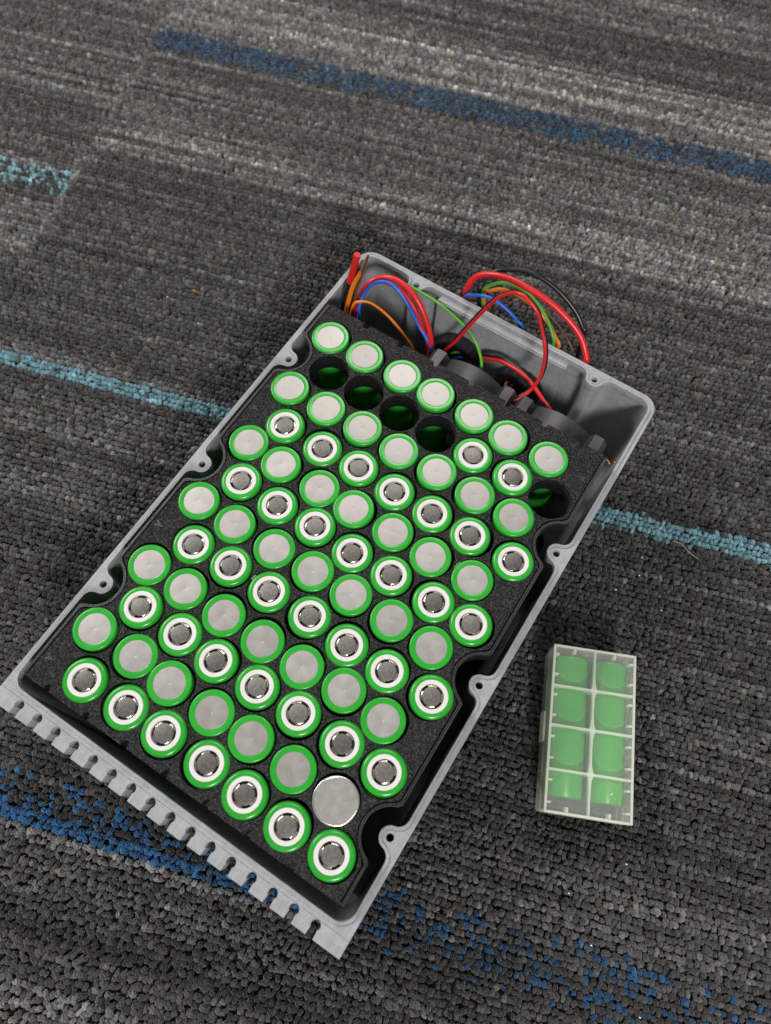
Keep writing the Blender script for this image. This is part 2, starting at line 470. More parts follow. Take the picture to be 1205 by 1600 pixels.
# tuft shapes: short loops of two-ply yarn
tufts = bpy.data.collections.new('tuft_shapes')
for k in range(8):
    bm = bmesh.new()
    rk = random.Random(40 + k)
    hl = rk.uniform(0.50, 1.15); hh = rk.uniform(2.2, 2.8); sk = rk.uniform(-0.6, 0.6); tw = rk.uniform(1.1, 1.9) * math.pi
    for ply in range(3):
        ph = ply * 2 * math.pi / 3 + rk.uniform(-.3, .3); pr = rk.uniform(0.52, 0.64)
        path = []
        for i in range(13):
            t = i / 12.0; a_ = math.pi * t
            c_ = Vector((sk * math.sin(a_) , -hl * math.cos(a_), -2.1 + hh * math.sin(a_) ** 0.6 + 0.0))
            tn = Vector((0, math.sin(a_), math.cos(a_))).normalized(); nn = Vector((0, -tn.z, tn.y)); bb = Vector((1, 0, 0))
            an = ph + tw * t
            path.append(c_ + (bb * math.cos(an) + nn * math.sin(an) * 0.8) * 0.62)
        rings = []
        for i, p_ in enumerate(path):
            t_ = (path[min(i + 1, 12)] - path[max(i - 1, 0)]).normalized(); n_ = (Vector((1, 0, 0)) - t_ * t_.x).normalized(); b_ = t_.cross(n_)
            q_ = pr * (1 + 0.12 * mnoise.noise(p_ * 1.3 + Vector((k, ply, 0))))
            rings.append([bm.verts.new((p_ + (n_ * math.cos(2 * math.pi * j / 8) + b_ * math.sin(2 * math.pi * j / 8)) * q_) * MM) for j in range(8)])
        for A, B in zip(rings, rings[1:]):
            for j in range(8): bm.faces.new((A[j], A[(j + 1) % 8], B[(j + 1) % 8], B[j]))
    bmesh.ops.recalc_face_normals(bm, faces=bm.faces)
    for i in range(16):                                  # loose fibres
        a_ = rk.uniform(0, 2 * math.pi); b0_ = Vector((rk.uniform(-1, 1), rk.uniform(-1.2, 1.2), rk.uniform(-0.6, 0.9)))
        d_ = Vector((math.cos(a_), math.sin(a_), rk.uniform(-0.2, 0.9))).normalized(); s_ = d_.orthogonal().normalized() * 0.07
        m_ = b0_ + d_ * rk.uniform(0.6, 1.0); e_ = m_ + (d_ + Vector((rk.uniform(-.6, .6), rk.uniform(-.6, .6), rk.uniform(-.8, .2)))) * rk.uniform(0.4, 0.9)
        vs_ = [bm.verts.new(q_ * MM) for q_ in (b0_ - s_, b0_ + s_, m_ + s_, m_ - s_, e_)]
        bm.faces.new(vs_[:4]); bm.faces.new((vs_[3], vs_[2], vs_[4]))
    o = bpy.data.objects.new('tuft', finish(bm_mesh('tuft', bm), YM, 0)); o.data.shade_smooth()
    tufts.objects.link(o)
ng = bpy.data.node_groups.new('pile_instances', 'GeometryNodeTree')
ng.interface.new_socket('Geometry', in_out='INPUT', socket_type='NodeSocketGeometry')
ng.interface.new_socket('Geometry', in_out='OUTPUT', socket_type='NodeSocketGeometry')
gi = ng.nodes.new('NodeGroupInput'); go = ng.nodes.new('NodeGroupOutput')
ci = ng.nodes.new('GeometryNodeCollectionInfo'); ci.inputs['Collection'].default_value = tufts
ci.inputs['Separate Children'].default_value = True; ci.inputs['Reset Children'].default_value = True
ip = ng.nodes.new('GeometryNodeInstanceOnPoints'); ip.inputs['Pick Instance'].default_value = True
def nattr(name, typ):
    a = ng.nodes.new('GeometryNodeInputNamedAttribute'); a.data_type = typ; a.inputs['Name'].default_value = name
    return a.outputs['Attribute']
e2r = ng.nodes.new('FunctionNodeEulerToRotation')
ng.links.new(nattr('rot', 'FLOAT_VECTOR'), e2r.inputs[0])
ng.links.new(gi.outputs[0], ip.inputs['Points']); ng.links.new(ci.outputs[0], ip.inputs['Instance'])
ng.links.new(e2r.outputs[0], ip.inputs['Rotation']); ng.links.new(nattr('scl', 'FLOAT_VECTOR'), ip.inputs['Scale'])
ng.links.new(nattr('idx', 'INT'), ip.inputs['Instance Index'])
ng.links.new(ip.outputs[0], go.inputs[0])
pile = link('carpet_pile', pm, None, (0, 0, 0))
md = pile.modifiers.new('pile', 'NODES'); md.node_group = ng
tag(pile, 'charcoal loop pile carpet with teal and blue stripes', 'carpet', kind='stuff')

# ================================================================ enclosure
UL, UR, VN, VF = -18.0, 148.0, -208.4, 59.2          # inner faces of the walls
OL, OR, ON, OF = -21.1, 151.4, -211.6, 62.8          # outer faces
RIM = -9.5; FLOOR = -72.0
BOSS_L = [-17.7, -86.8, -156.1]; BOSS_R = [-34.8, -104.4, -173.7]; BOSS_F = [14.3, 118.4]
def bump_path(c, rb, rf):
    """boss bump on a wall lying on y = 0, boss centre at (0, c); points from -x to +x"""
    h = math.sqrt((rb + rf) ** 2 - (rf - c) ** 2)
    a = math.degrees(math.atan2(c - rf, h))           # from fillet centre (-h, rf) to the boss centre
    pts = arc(-h, rf, rf, -90, a, 7)
    b0 = 180 + math.degrees(math.atan2(c - rf, h))
    pts += arc(0, c, rb, b0, -math.degrees(math.atan2(c - rf, h)), 18)[1:-1]
    pts += [(-x, y) for x, y in arc(-h, rf, rf, -90, a, 7)[::-1]]
    return pts
def inner_path(o):
    """inner outline of the wall, moved into the wall by o; counter-clockwise"""
    rb, rf, cr = 4.6 - o, 4.5 + o, 6.0 + o
    L, R_, N_, F_ = UL - o, UR + o, VN - o, VF + o
    P = []
    P += arc(L + cr, N_ + cr, cr, 180, 270, 8)
    P += arc(R_ - cr, N_ + cr, cr, 270, 360, 8)
    for v in BOSS_R[::-1]:                             # up the right wall, bumps towards -u
        P += [(R_ - y, v + x) for x, y in bump_path(2.9 + o, rb, rf)]
    P += arc(R_ - cr, F_ - cr, cr, 0, 90, 8)
    for u in BOSS_F[::-1]:
        P += [(u - x, F_ - y) for x, y in bump_path(2.7 + o, rb, rf)]
    P += arc(L + cr, F_ - cr, cr, 90, 180, 8)
    for v in BOSS_L:
        P += [(L + y, v - x) for x, y in bump_path(3.4 + o, rb, rf)]
    return P
def outer_path(o=0.0):
    cr = 8.5
    return [(OL + o, ON), (OR - o, ON)] + arc(OR - o - cr, OF - o - cr, cr, 0, 90, 10) + arc(OL + o + cr, OF - o - cr, cr, 90, 180, 10)
boss_xy = [(UL + 3.4, v) for v in BOSS_L] + [(UR - 2.9, v) for v in BOSS_R] + [(u, VF - 2.7) for u in BOSS_F]
holes = [arc(x, y, 1.55, 360, 18, 19) for x, y in boss_xy]
box = empty('battery_enclosure', (65, -75, FLOOR))
tag(box, 'open grey printed plastic enclosure holding the cell pack on the carpet', 'enclosure')
def enc(name, me):
    me.transform(Matrix.Translation((-65 * MM, 75 * MM, (-FLOOR) * MM)))
    return link(name, finish(me, MT['grey_print'], 35), box)
enc('rim', poly_mesh('rim', outer_path(), [inner_path(0)] + holes, -13.6, RIM, 0.25))
enc('wall', poly_mesh('wall', outer_path(0.15), [inner_path(0.7)] + holes, FLOOR + 2.5, -13.62))
enc('floor_panel', poly_mesh('floor_panel', outer_path(0.3), [], FLOOR, FLOOR + 2.48))
enc('rim_ridge', poly_mesh('rim_ridge', inner_path(1.35), [inner_path(0.08)], RIM - 0.2, RIM + 0.75, 0.15))
bm = bmesh.new(); box_bm(bm, (27.5, 55.3, FLOOR + 2.6), (103.5, VF + 0.65, -11.4), 0.7)
enc('gland_panel', bm_mesh('gland_panel', bm))
# cable comb: a slotted flange along the near end
SL = [-9.2 + 9.8 * i for i in range(16)]
comb = [(OL, ON - 0.03)]
y0 = -218.3
comb += [(OL, y0)]
for u in SL:
    a = math.degrees(math.asin(1.45 / 2.0))
    comb += [(u - 1.65, y0)] + arc(u, -213.8, 2.0, 270 - a, -90 + a - 360 + 0.0 + 0, 1)[:0]
    comb += [(u + 2.0 * math.cos(math.radians(t)), -213.8 + 2.0 * math.sin(math.radians(t))) for t in np.linspace(270 - a, -90 + a, 17)]
    comb += [(u + 1.65, y0)]
comb += [(OR, y0), (OR, ON - 0.03)]
enc('cable_comb', poly_mesh('cable_comb', comb, [], -20.5, RIM + 0.02, 0.12))

# ================================================================ cell holder
PITCH = 20.0; RH = PITCH * math.sqrt(3) / 2
CELLS = [(r, c, (c + 0.5 * (r % 2)) * PITCH, -r * RH) for r in range(12) for c in range(7)]
EMPTY_SLOT = {(1, 0), (1, 1), (1, 2), (1, 3), (1, 6)}
PL, PR, PN, PF = -13.3, 142.9, -202.6, 16.2
def plate_path(o, rc, notch):
    """outline of the holder plate pulled in by o, with round clearances for the screw bosses"""
    P = [(PL + o, PN)]
    if notch:
        for k in range(7):
            u = -0.8 + 20 * k
            P += [(u - 1.3, PN), (u - 1.3, PN + 1.5), (u - 0.7, PN + 1.5), (u - 0.7, PN + 2.6), (u + 0.9, PN + 2.6), (u + 0.9, PN + 1.5), (u + 1.5, PN + 1.5), (u + 1.5, PN)]
    P += [(PR - o, PN)]
    x = PR - o
    for v in BOSS_R[::-1]:
        cx = UR - 2.9
        h = math.sqrt(rc * rc - (cx - x) ** 2) if rc > abs(cx - x) else rc
        a = math.degrees(math.asin(h / rc))
        P += [(x, v - h - 1.2), (x - 0.9, v - h - 0.2)] + arc(cx, v, rc, 180 + a - 8, 180 - a + 8, 22) + [(x - 0.9, v + h + 0.2), (x, v + h + 1.2)]
    P += [(x, PF)]
    if notch:
        for k in range(6, -1, -1):
            u = 10 + 20 * k
            if u > 136: continue
            P += [(u + 1.5, PF), (u + 1.5, PF - 1.5), (u + 0.8, PF - 2.4), (u - 0.8, PF - 2.4), (u - 1.5, PF - 1.5), (u - 1.5, PF)]
    x = PL + o
    P += [(x, PF)]
    for v in BOSS_L:
        cx = UL + 3.4
        h = math.sqrt(max(0.1, rc * rc - (cx - x) ** 2))
        a = math.degrees(math.asin(min(1, h / rc)))
        P += [(x, v + h + 1.2), (x + 0.9, v + h + 0.2)] + arc(cx, v, rc, a - 8, -a + 8, 22) + [(x + 0.9, v - h - 0.2), (x, v - h - 1.2)]
    return P
holder = empty('cell_holder', (65, -75, -65))
tag(holder, 'black printed honeycomb holder plate gripping the cells inside the enclosure', 'cell holder')
def hold(name, me, mt):
    me.transform(Matrix.Translation((-65 * MM, 75 * MM, 65 * MM)))
    return link(name, finish(me, mt, 35), holder)
slot = lambda rad: [[(x + rad * math.cos(2 * math.pi * k / 40), y + rad * math.sin(2 * math.pi * k / 40)) for k in range(40)][::-1] for _, _, x, y in CELLS]
hold('top_plate', poly_mesh('top_plate', plate_path(2.0, 13.0, True), slot(9.62), -3.0, -0.8, 0.12), MT['black_print'])
def side_rail(right):
    rows = []
    for o, rc in ((0.02, 11.2), (1.35, 12.5)):
        P = plate_path(o, rc, False)
        half = [q for q in P if (q[0] > 65) == right]
        if not right: half = half[1:] + half[:1]
        half = [(x, min(max(y, PN + 0.5), PF - 0.5)) for x, y in half]
        rows.append(half)
    return rows[0] + rows[1][::-1]
for rt in (False, True):
    hold('side_rail', poly_mesh('side_rail', side_rail(rt), [], -3.0, -1.15, 0.1), MT['black_side'])
hold('edge_ledge', poly_mesh('edge_ledge', plate_path(0.0, 11.2, True), slot(9.50), -11.0, -3.02, 0.1), MT['black_side'])
hold('lower_plate', poly_mesh('lower_plate', plate_path(0.0, 11.2, False), slot(9.50), -65.0, -55.0), MT['black_side'])
def arrow(u, v, s):
    bm = bmesh.new()
    pts = [(-2.2, -1.8), (2.2, 0), (-2.2, 1.8), (-1.2, 0)]
    vs = [bm.verts.new(((u + s * x) * MM, (v + y) * MM, -0.62 * MM)) for x, y in pts]
    f = bm.faces.new(vs if s > 0 else vs[::-1])
    r = bmesh.ops.extrude_face_region(bm, geom=[f])
    for q in r['geom']:
        if isinstance(q, bmesh.types.BMVert): q.co.z -= 0.6 * MM
    bmesh.ops.recalc_face_normals(bm, faces=bm.faces)
    hold('arrow_mark', bm_mesh('arrow_mark', bm), MT['black_side'])
for u, v, d in ((-8.0, -192.0, 1), (-8.0, -122.5, 1), (-8.0, -52.5, 1), (137.6, -69.2, -1), (137.6, -138.5, -1), (137.6, 0.0, -1)): arrow(u, v, d)

# ================================================================ cells
def corner(r, z, rad, n=6):
    return [(r - rad + rad * math.cos(math.radians(t)), z - rad + rad * math.sin(math.radians(t))) for t in np.linspace(0, 90, n)]
ME = {}
ME['sleeve_flat'] = finish(lathe('sleeve_flat', [(0, -65), (8.6, -65), (9.15, -64.4)] + corner(9.15, 0.0, 0.65) + [(7.6, -0.01), (6.70, -0.03), (6.56, -0.08), (6.54, -0.35)]), MT['green'], 50)
ME['negative_face'] = finish(lathe('negative_face', [(6.62, -0.30), (6.55, -0.17), (6.4, -0.16), (2.4, -0.16), (0.5, -0.16), (0.44, -0.165), (0.36, -0.20), (0, -0.21)]), MT['nickel'], 50)
ME['sleeve_button'] = finish(lathe('sleeve_button', [(0, -65), (8.6, -65), (9.15, -64.4)] + corner(9.15, 0.0, 1.5, 9) + [(7.1, -0.02), (6.80, -0.06), (6.74, -0.4)]), MT['green'], 50)
ME['insulator_ring'] = finish(lathe('insulator_ring', [(6.82, -0.34), (6.74, -0.16), (5.1, -0.14), (4.98, -0.2), (4.95, -1.9)]), MT['white'], 40)
ME['vent_well'] = finish(lathe('vent_well', [(5.0, -1.85), (0, -1.85)]), MT['dark'], 40)
bm = bmesh.new()
for q in range(4):
    a0 = q * 90 + 14; a1 = q * 90 + 60
    ring = []
    for k in range(9):
        a = math.radians(a0 + (a1 - a0) * k / 8)
        ring.append([bm.verts.new((r * math.cos(a) * MM, r * math.sin(a) * MM, z * MM)) for r, z in ((3.98, -0.55), (4.2, -0.62), (4.4, -0.90), (4.72, -0.98), (4.70, -1.5), (3.95, -1.3))])
    for A, B in zip(ring, ring[1:]):
        for k in range(6): bm.faces.new((A[k], B[k], B[(k + 1) % 6], A[(k + 1) % 6]))
    bm.faces.new(ring[0]); bm.faces.new(ring[-1][::-1])
bmesh.ops.recalc_face_normals(bm, faces=bm.faces)
ME['vent_leg'] = finish(bm_mesh('vent_leg', bm), MT['bright'], 40)
ME['button'] = finish(lathe('button', [(4.0, -1.8), (3.98, -0.75), (3.9, -0.5)] + corner(3.86, -0.26, 0.2, 4) + [(0, -0.25)]), MT['button'], 35)
ME['bare_can'] = finish(lathe('bare_can', [(0, -65), (9.0, -65)] + corner(9.05, 0.0, 0.45) + [(8.35, 0.0), (8.25, -0.12), (0, -0.13)]), MT['bare'], 35)
ME['can_rim'] = finish(lathe('can_rim', [(9.12, -0.6), (9.12, -0.05), (8.95, 0.14), (8.7, 0.16), (8.45, 0.02), (8.4, -0.3)]), mat('polished_rim', (0.80, 0.78, 0.73), 0.28, 0.9), 60)
ORD = ['first', 'second', 'third', 'fourth', 'fifth', 'sixth', 'seventh', 'eighth', 'ninth', 'tenth', 'eleventh', 'twelfth']
PROTO = {}
def make_cell(kind):
    e = bpy.data.objects.new('battery_cell', None); e.empty_display_size = 0.01
    parts = {'flat': [('sleeve', 'sleeve_flat'), ('negative_face', 'negative_face')],
             'button': [('sleeve', 'sleeve_button'), ('insulator_ring', 'insulator_ring'), ('vent_well', 'vent_well'), ('button', 'button')],
             'bare': [('metal_can', 'bare_can'), ('crimped_rim', 'can_rim')]}[kind]
    COL.objects.link(e)
    for nm, k in parts:
        o = bpy.data.objects.new(nm, ME[k]); COL.objects.link(o); o.parent = e
        o.location = (0, 0, 65 * MM)
        if nm == 'button':
            q = bpy.data.objects.new('vent_leg', ME['vent_leg']); COL.objects.link(q); q.parent = o
    return e
def copy_cell(kind):
    if kind not in PROTO:
        PROTO[kind] = make_cell(kind); return PROTO[kind]
    src = PROTO[kind]
    e = src.copy(); COL.objects.link(e)
    for ch in list(src.children):
        c = ch.copy(); COL.objects.link(c); c.parent = e
        for g in ch.children:
            d = g.copy(); COL.objects.link(d); d.parent = c
    return e
for r, c, x, y in CELLS:
    if (r, c) in EMPTY_SLOT: continue
    kind = 'button' if (r == 1 or (r % 2 == 1)) else 'flat'
    if (r, c) == (10, 6): kind = 'bare'
    e = copy_cell(kind)
    e.location = ((x + random.uniform(-.12, .12)) * MM, (y + random.uniform(-.12, .12)) * MM, (ZC - 65 + random.uniform(-0.15, 0.25)) * MM)
    e.rotation_euler = (random.uniform(-.014, .014), random.uniform(-.014, .014), random.uniform(0, 6.28))
    if kind == 'bare':
        tag(e, 'bare silver cell without green sleeve near the comb end of the pack', 'battery cell', 'cells standing in the holder')
    else:
        what = 'green cell with flat silver end' if kind == 'flat' else 'green cell with white ring and button'
        tag(e, f'{what}, {ORD[c] if r != 1 else ORD[c - 4]} from left in {ORD[r]} row from wires', 'battery cell', 'cells standing in the holder')

def wrap_tear(r, c, ang, size, mt):
    x, y = (c + 0.5 * (r % 2)) * PITCH, -r * RH
    host = min((o for o in bpy.data.objects if o.name.startswith('battery_cell')), key=lambda o: (o.location.x - x * MM) ** 2 + (o.location.y - y * MM) ** 2)
    bm = bmesh.new()
    rk = random.Random(r * 31 + c)
    a0 = ang - host.rotation_euler.z
    n_ = 7; top, bot = [], []
    for i in range(n_):
        a = a0 + (i / (n_ - 1) - 0.5) * size / 9.2
        ro = 9.35 + rk.uniform(0, 0.5) * math.sin(math.pi * i / (n_ - 1)); zt = 65 + rk.uniform(-0.5, 0.25)
        top.append(bm.verts.new((ro * math.cos(a) * MM, ro * math.sin(a) * MM, zt * MM)))
        bot.append(bm.verts.new((9.05 * math.cos(a) * MM, 9.05 * math.sin(a) * MM, (63.6 + rk.uniform(-.3, .3)) * MM)))
    for i in range(n_ - 1): bm.faces.new((bot[i], bot[i + 1], top[i + 1], top[i]))
    r_ = bmesh.ops.solidify(bm, geom=bm.faces[:], thickness=0.15 * MM)
    link('torn_wrap', finish(bm_mesh('torn_wrap', bm), mt, 0), host)
PALE = mat('pale_torn_wrap', (0.62, 0.70, 0.60), 0.3)
wrap_tear(0, 0, math.radians(-70), 7, PALE); wrap_tear(4, 6, math.radians(165), 4, PALE); wrap_tear(7, 2, math.radians(170), 2.5, PALE)
wrap_tear(3, 5, math.radians(-60), 3, MT['green']); wrap_tear(8, 4, math.radians(40), 3, MT['green']); wrap_tear(2, 4, math.radians(-95), 3, PALE)

# ================================================================ glands, collars and wires in the wiring bay
def gland(u, label):
    g = empty('cable_gland', (u, VF, -41))
    tag(g, label, 'cable gland', 'cable glands in the far wall')
    prof = [(8.0, 0.0), (8.0, 11.0), (8.6, 11.6), (12.0, 11.6), (12.9, 10.8), (12.9, 0.02)]
    me = lathe('lock_ring', prof, 72, 'y')
    for v in me.vertices:                              # knurled rim
        rr = math.hypot(v.co.x, v.co.z)
        if rr > 12.5 * MM:
            k = 1 + 0.022 * (1 if int((math.atan2(v.co.z, v.co.x) + math.pi) / (2 * math.pi) * 36) % 2 else -0.4)
            v.co.x *= k; v.co.z *= k
    link('lock_ring', finish(me, MT['black_plastic'], 30), g)
    link('throat', finish(lathe('throat', [(7.9, 6.5), (7.6, 6.0), (0, 6.0)], 48, 'y'), MT['black_plastic'], 30), g)
    link('outer_nut', finish(lathe('outer_nut', [(0, -15), (8, -15), (10.5, -13), (10.5, -3.8)], 6, 'y'), MT['black_plastic'], 30), g)
    return g
gland(46, 'round black cable gland feeding the looped red and black wire pair')
gland(84, 'round black cable gland with orange and brown wires in its mouth')
def collar(u, label):
    g = empty('mounting_collar', (u, 24, -33))
    tag(g, label, 'collar', 'dark collars behind the holder')
    link('ring', finish(lathe('ring', [(19, -6), (19, 5.5), (23.6, 5.5), (24.0, 5.1), (24.0, -6)], 72, 'y', True), MT['dark_plastic'], 30), g)
    link('end_disc', finish(lathe('end_disc', [(19.05, -1), (0, -1)], 48, 'y'), MT['black_plastic'], 30), g)
    lug = lathe('lug', [(0, -5.9), (4.9, -5.9), (4.9, 6.2), (4.5, 6.6), (0, 6.6)], 6, 'y')
    finish(lug, MT['dark_plastic'], 20)
    for sx in (-1, 1):
        for sz in (-1, 1):
            link('lug', lug, g, (sx * 19.6, 0, 18.2 * sz))
    return g
collar(66.0, 'dark grey collar with hexagonal lugs nearer the looped wire bundle')
collar(115.4, 'dark grey collar with hexagonal lugs nearer the bare enclosure corner')

WIRES = {
    'red_loop': [[-6.0, 20.0, -34.0], [-4.7, 27.0, -17.3], [-5.5, 31.0, -11.7], [-3.8, 36.0, -2.1], [-0.2, 40.0, 1.7], [6.6, 42.0, 5.4], [15.0, 42.0, 5.5], [24.4, 40.0, 2.0], [32.7, 37.0, -7.2], [37.7, 34.0, -17.6], [38.0, 34.0, -34.0]],
    'red_loop_thin': [[-4.0, 20.0, -34.0], [-3.0, 26.0, -17.7], [-3.8, 30.0, -9.4], [-2.2, 35.0, -2.2], [1.9, 39.0, 2.2], [8.1, 40.0, 3.4], [15.2, 40.0, 2.9], [23.8, 38.0, -1.7], [31.0, 36.0, -11.8], [35.6, 35.0, -21.5], [36.0, 35.0, -34.0]],
    'blue_loop': [[-3.0, 19.0, -34.0], [-1.5, 25.0, -16.8], [-2.8, 28.0, -9.2], [-2.9, 32.0, -3.9], [0.0, 36.0, 2.2], [5.3, 38.0, 5.7], [11.1, 39.0, 5.1], [19.6, 38.0, -1.2], [28.9, 36.0, -11.0], [38.9, 33.0, -18.9], [41.0, 33.0, -34.0]],
    'orange_loop': [[-7.0, 22.0, -30.0], [-6.2, 27.0, -10.5], [-3.1, 29.0, -6.3], [2.2, 32.0, -7.0], [11.3, 34.0, -13.2], [21.6, 34.0, -21.9], [28.1, 33.0, -28.7], [27.0, 32.0, -36.0]],
    'green_wire': [[-7.0, 28.0, -24.0], [-7.5, 34.2, -16.4], [-5.8, 39.2, -6.8], [-2.2, 43.2, -2.9], [2.5, 46.5, -2.5], [8.9, 50.0, -4.5], [20.6, 51.0, -5.7], [32.7, 50.0, -5.9], [46.6, 48.0, -8.5], [55.1, 45.0, -10.0], [61.9, 40.0, -11.0], [66.8, 35.0, -14.9], [68.0, 34.0, -34.0]],
    'red_cut': [[-8.8, 36.0, 18.0], [-9.9, 34.5, 9.9], [-11.9, 33.0, -1.9]],
    'black_sleeve': [[-11.8, 33.1, -1.2], [-12.9, 31.0, -11.8], [-12.6, 28.0, -18.9], [-11.0, 20.0, -34.0]],
    'orange_stub': [[-6.0, 34.0, 8.5], [-8.4, 32.0, 0.9], [-9.5, 29.0, -7.9], [-9.8, 26.0, -17.9], [-7.0, 19.0, -34.0]],
    'brown_stub': [[-3.2, 37.0, 19.9], [-5.1, 34.0, 7.7], [-6.3, 31.0, -0.9], [-6.9, 27.0, -16.3], [-5.0, 18.0, -34.0]],
    'tinned': [[-5.8, 36.5, 16.3], [-7.2, 35.5, 11.2], [-8.6, 34.0, 2.7], [-9.0, 24.0, -30.0]],
    'pair': [[46, 56, -44], [40.6, 44.0, -35.4], [46.7, 45.0, -17.9], [51.9, 47.0, -2.7], [55.6, 49.0, 7.4], [60.3, 50.0, 18.9], [63.9, 50.0, 24.6], [67.7, 50.0, 28.6], [71.8, 49.0, 31.4], [75.8, 48.5, 31.2], [82.2, 47.5, 27.5], [87.8, 46.0, 19.0], [92.1, 43.5, 12.8], [94.9, 41.0, 5.2], [96.0, 38.0, -2.2], [94.5, 34.0, -9.4], [91.3, 29.0, -13.9], [88.1, 25.0, -16.4], [88, 18, -26.0]],
    'pair2': [[60.0, 54.0, -36.0], [62.5, 50.0, -27.5], [68.1, 49.0, -22.8], [74.0, 47.5, -18.9], [83.0, 45.0, -16.2], [91.7, 42.0, -16.1], [101.6, 37.0, -16.9], [108.4, 33.5, -18.5], [109.0, 32.0, -34.0]],
    'out_red': [[46.0, 72.0, -42.0], [42.0, 70.0, -26.0], [37.6, 67.8, -12.0], [38.5, 67.0, -5.0], [40.1, 69.2, 0.0], [44.1, 70.9, 4.0], [53.0, 71.8, 8.0], [63.6, 72.1, 9.0], [77.6, 72.6, 7.0], [89.6, 72.3, 3.0], [101.0, 70.7, -3.0], [107.9, 67.1, -9.0], [110.1, 65.7, -14.0], [112.0, 68.0, -40.0], [112.0, 78.0, -66.0]],
    'out_black': [[47.0, 73.0, -42.0], [46.0, 72.0, -26.0], [43.6, 71.3, -10.0], [43.2, 74.5, -6.0], [44.9, 77.7, -2.0], [49.3, 80.8, 1.0], [57.1, 84.5, 3.0], [66.2, 86.4, 3.0], [78.8, 86.9, 0.0], [91.3, 85.5, -6.0], [99.1, 83.0, -12.0], [101.2, 83.2, -16.0], [104.0, 80.0, -44.0], [106.0, 82.0, -66.0]],
    'out_green': [[47.0, 71.0, -42.0], [48.0, 71.0, -24.0], [45.9, 70.5, -8.0], [47.9, 71.8, -3.0], [53.4, 73.1, 2.0], [59.9, 73.5, 4.0], [66.9, 73.6, 4.0], [75.1, 72.1, 2.0], [83.1, 69.3, -2.0], [88.6, 66.2, -6.0], [91.6, 64.8, -12.0], [92.0, 66.0, -38.0], [86.0, 76.0, -66.0]],
    'out_orange': [[48.0, 70.0, -42.0], [49.0, 71.0, -25.0], [46.8, 71.0, -9.0], [49.3, 72.1, -6.0], [54.1, 73.6, -3.0], [61.2, 72.7, 0.0], [68.7, 71.4, 1.0], [76.8, 70.0, 0.0], [84.2, 69.2, -4.0], [90.6, 66.7, -8.0], [94.3, 65.2, -12.0], [92.0, 69.0, -40.0], [91.0, 77.0, -66.0]],
    'out_brown': [[49.0, 72.0, -42.0], [54.0, 78.0, -20.0], [64.0, 80.0, -8.0], [77.3, 77.4, -6.0], [82.4, 75.9, -7.0], [88.8, 74.5, -9.0], [96.2, 70.9, -11.0], [101.4, 66.9, -14.0], [99.0, 69.0, -42.0], [99.0, 78.0, -66.0]],
    'out_blue': [[44.0, 72.0, -42.0], [40.0, 68.0, -22.0], [39.0, 65.0, -10.0], [43.1, 64.6, -6.0], [47.6, 64.4, -3.0], [53.4, 64.3, -1.0], [61.5, 64.6, -3.0], [69.4, 65.0, -8.0], [73.7, 65.6, -13.0], [73.0, 69.0, -38.0], [72.0, 76.0, -66.0]],
}
def wire(name, pts, r, mt, label, group, sub=10):
    path = catmull(pts, sub) if isinstance(pts, list) and not isinstance(pts[0], Vector) else pts
    base = Vector(pts[0])
    e = link(name, finish(tube(name, [q - base for q in path], r), MT[mt], 60), None, tuple(base))
    tag(e, label, 'wire', group)
    return e
GI, GO = 'wires inside the wiring bay', 'wires looping outside the far wall'
wire('insulated_wire', WIRES['red_loop'], 1.5, 'w_red', 'thick red wire arching over the bay next to the blue wire', GI)
wire('insulated_wire', WIRES['red_loop_thin'], 0.9, 'w_red', 'thin dark red wire hugging the underside of the thick red arch', GI)
wire('insulated_wire', WIRES['blue_loop'], 0.9, 'w_blue', 'blue wire arching beside the thick red wire inside the bay', GI)
wire('insulated_wire', WIRES['orange_loop'], 0.75, 'w_orange', 'thin orange wire arching low below the blue arch', GI)
wire('insulated_wire', WIRES['green_wire'], 0.75, 'w_green', 'green wire running along the far wall inside the bay', GI)
wr = wire('insulated_wire', WIRES['red_cut'], 1.75, 'w_red', 'thick red wire cut short, sticking up at the bay corner', GI)
base = Vector(WIRES['red_cut'][0])
link('black_sleeve', finish(tube('black_sleeve', [q - base for q in catmull(WIRES['black_sleeve'])], 1.95), MT['w_black'], 60), wr)
wire('insulated_wire', WIRES['orange_stub'], 1.2, 'w_orange', 'orange wire cut short, sticking up beside the cut red wire', GI)
wire('insulated_wire', WIRES['brown_stub'], 0.65, 'w_brown', 'long thin brown wire end sticking up highest at the bay corner', GI)
wt = wire('insulated_wire', WIRES['tinned'][1:], 0.8, 'w_black', 'black wire end with a tinned bare tip at the bay corner', GI)
base = Vector(WIRES['tinned'][1])
link('tinned_tip', finish(tube('tinned_tip', [q - base for q in catmull(WIRES['tinned'][:2])], 0.55), MT['tin'], 60), wt)
def twin(key, r, la, lb, flip):
    path = catmull(WIRES[key], 10)
    cen = Vector((0.185, -0.328, 0.926))
    A, B = [], []
    for i, q in enumerate(path):
        t = (path[min(i + 1, len(path) - 1)] - path[max(i - 1, 0)]).normalized()
        n = cen.cross(t).normalized()
        ang = flip(i / (len(path) - 1))
        n = Matrix.Rotation(ang, 3, t) @ n
        A.append(q - n * r * 0.99); B.append(q + n * r * 0.99)
    for nm, P, mt, lab in (('a', A, 'w_red', la), ('b', B, 'w_black', lb)):
        b0 = P[0].copy()
        e = link('insulated_wire', finish(tube('insulated_wire', [q - b0 for q in P], r), MT[mt], 60), None, tuple(b0))
        tag(e, lab, 'wire', GI)
twin('pair', 0.85, 'red wire of the tall twin loop rising above the far rim', 'black wire of the tall twin loop rising above the far rim', lambda t: math.radians(-48) - math.radians(150) * max(0, (t - 0.74) / 0.26))
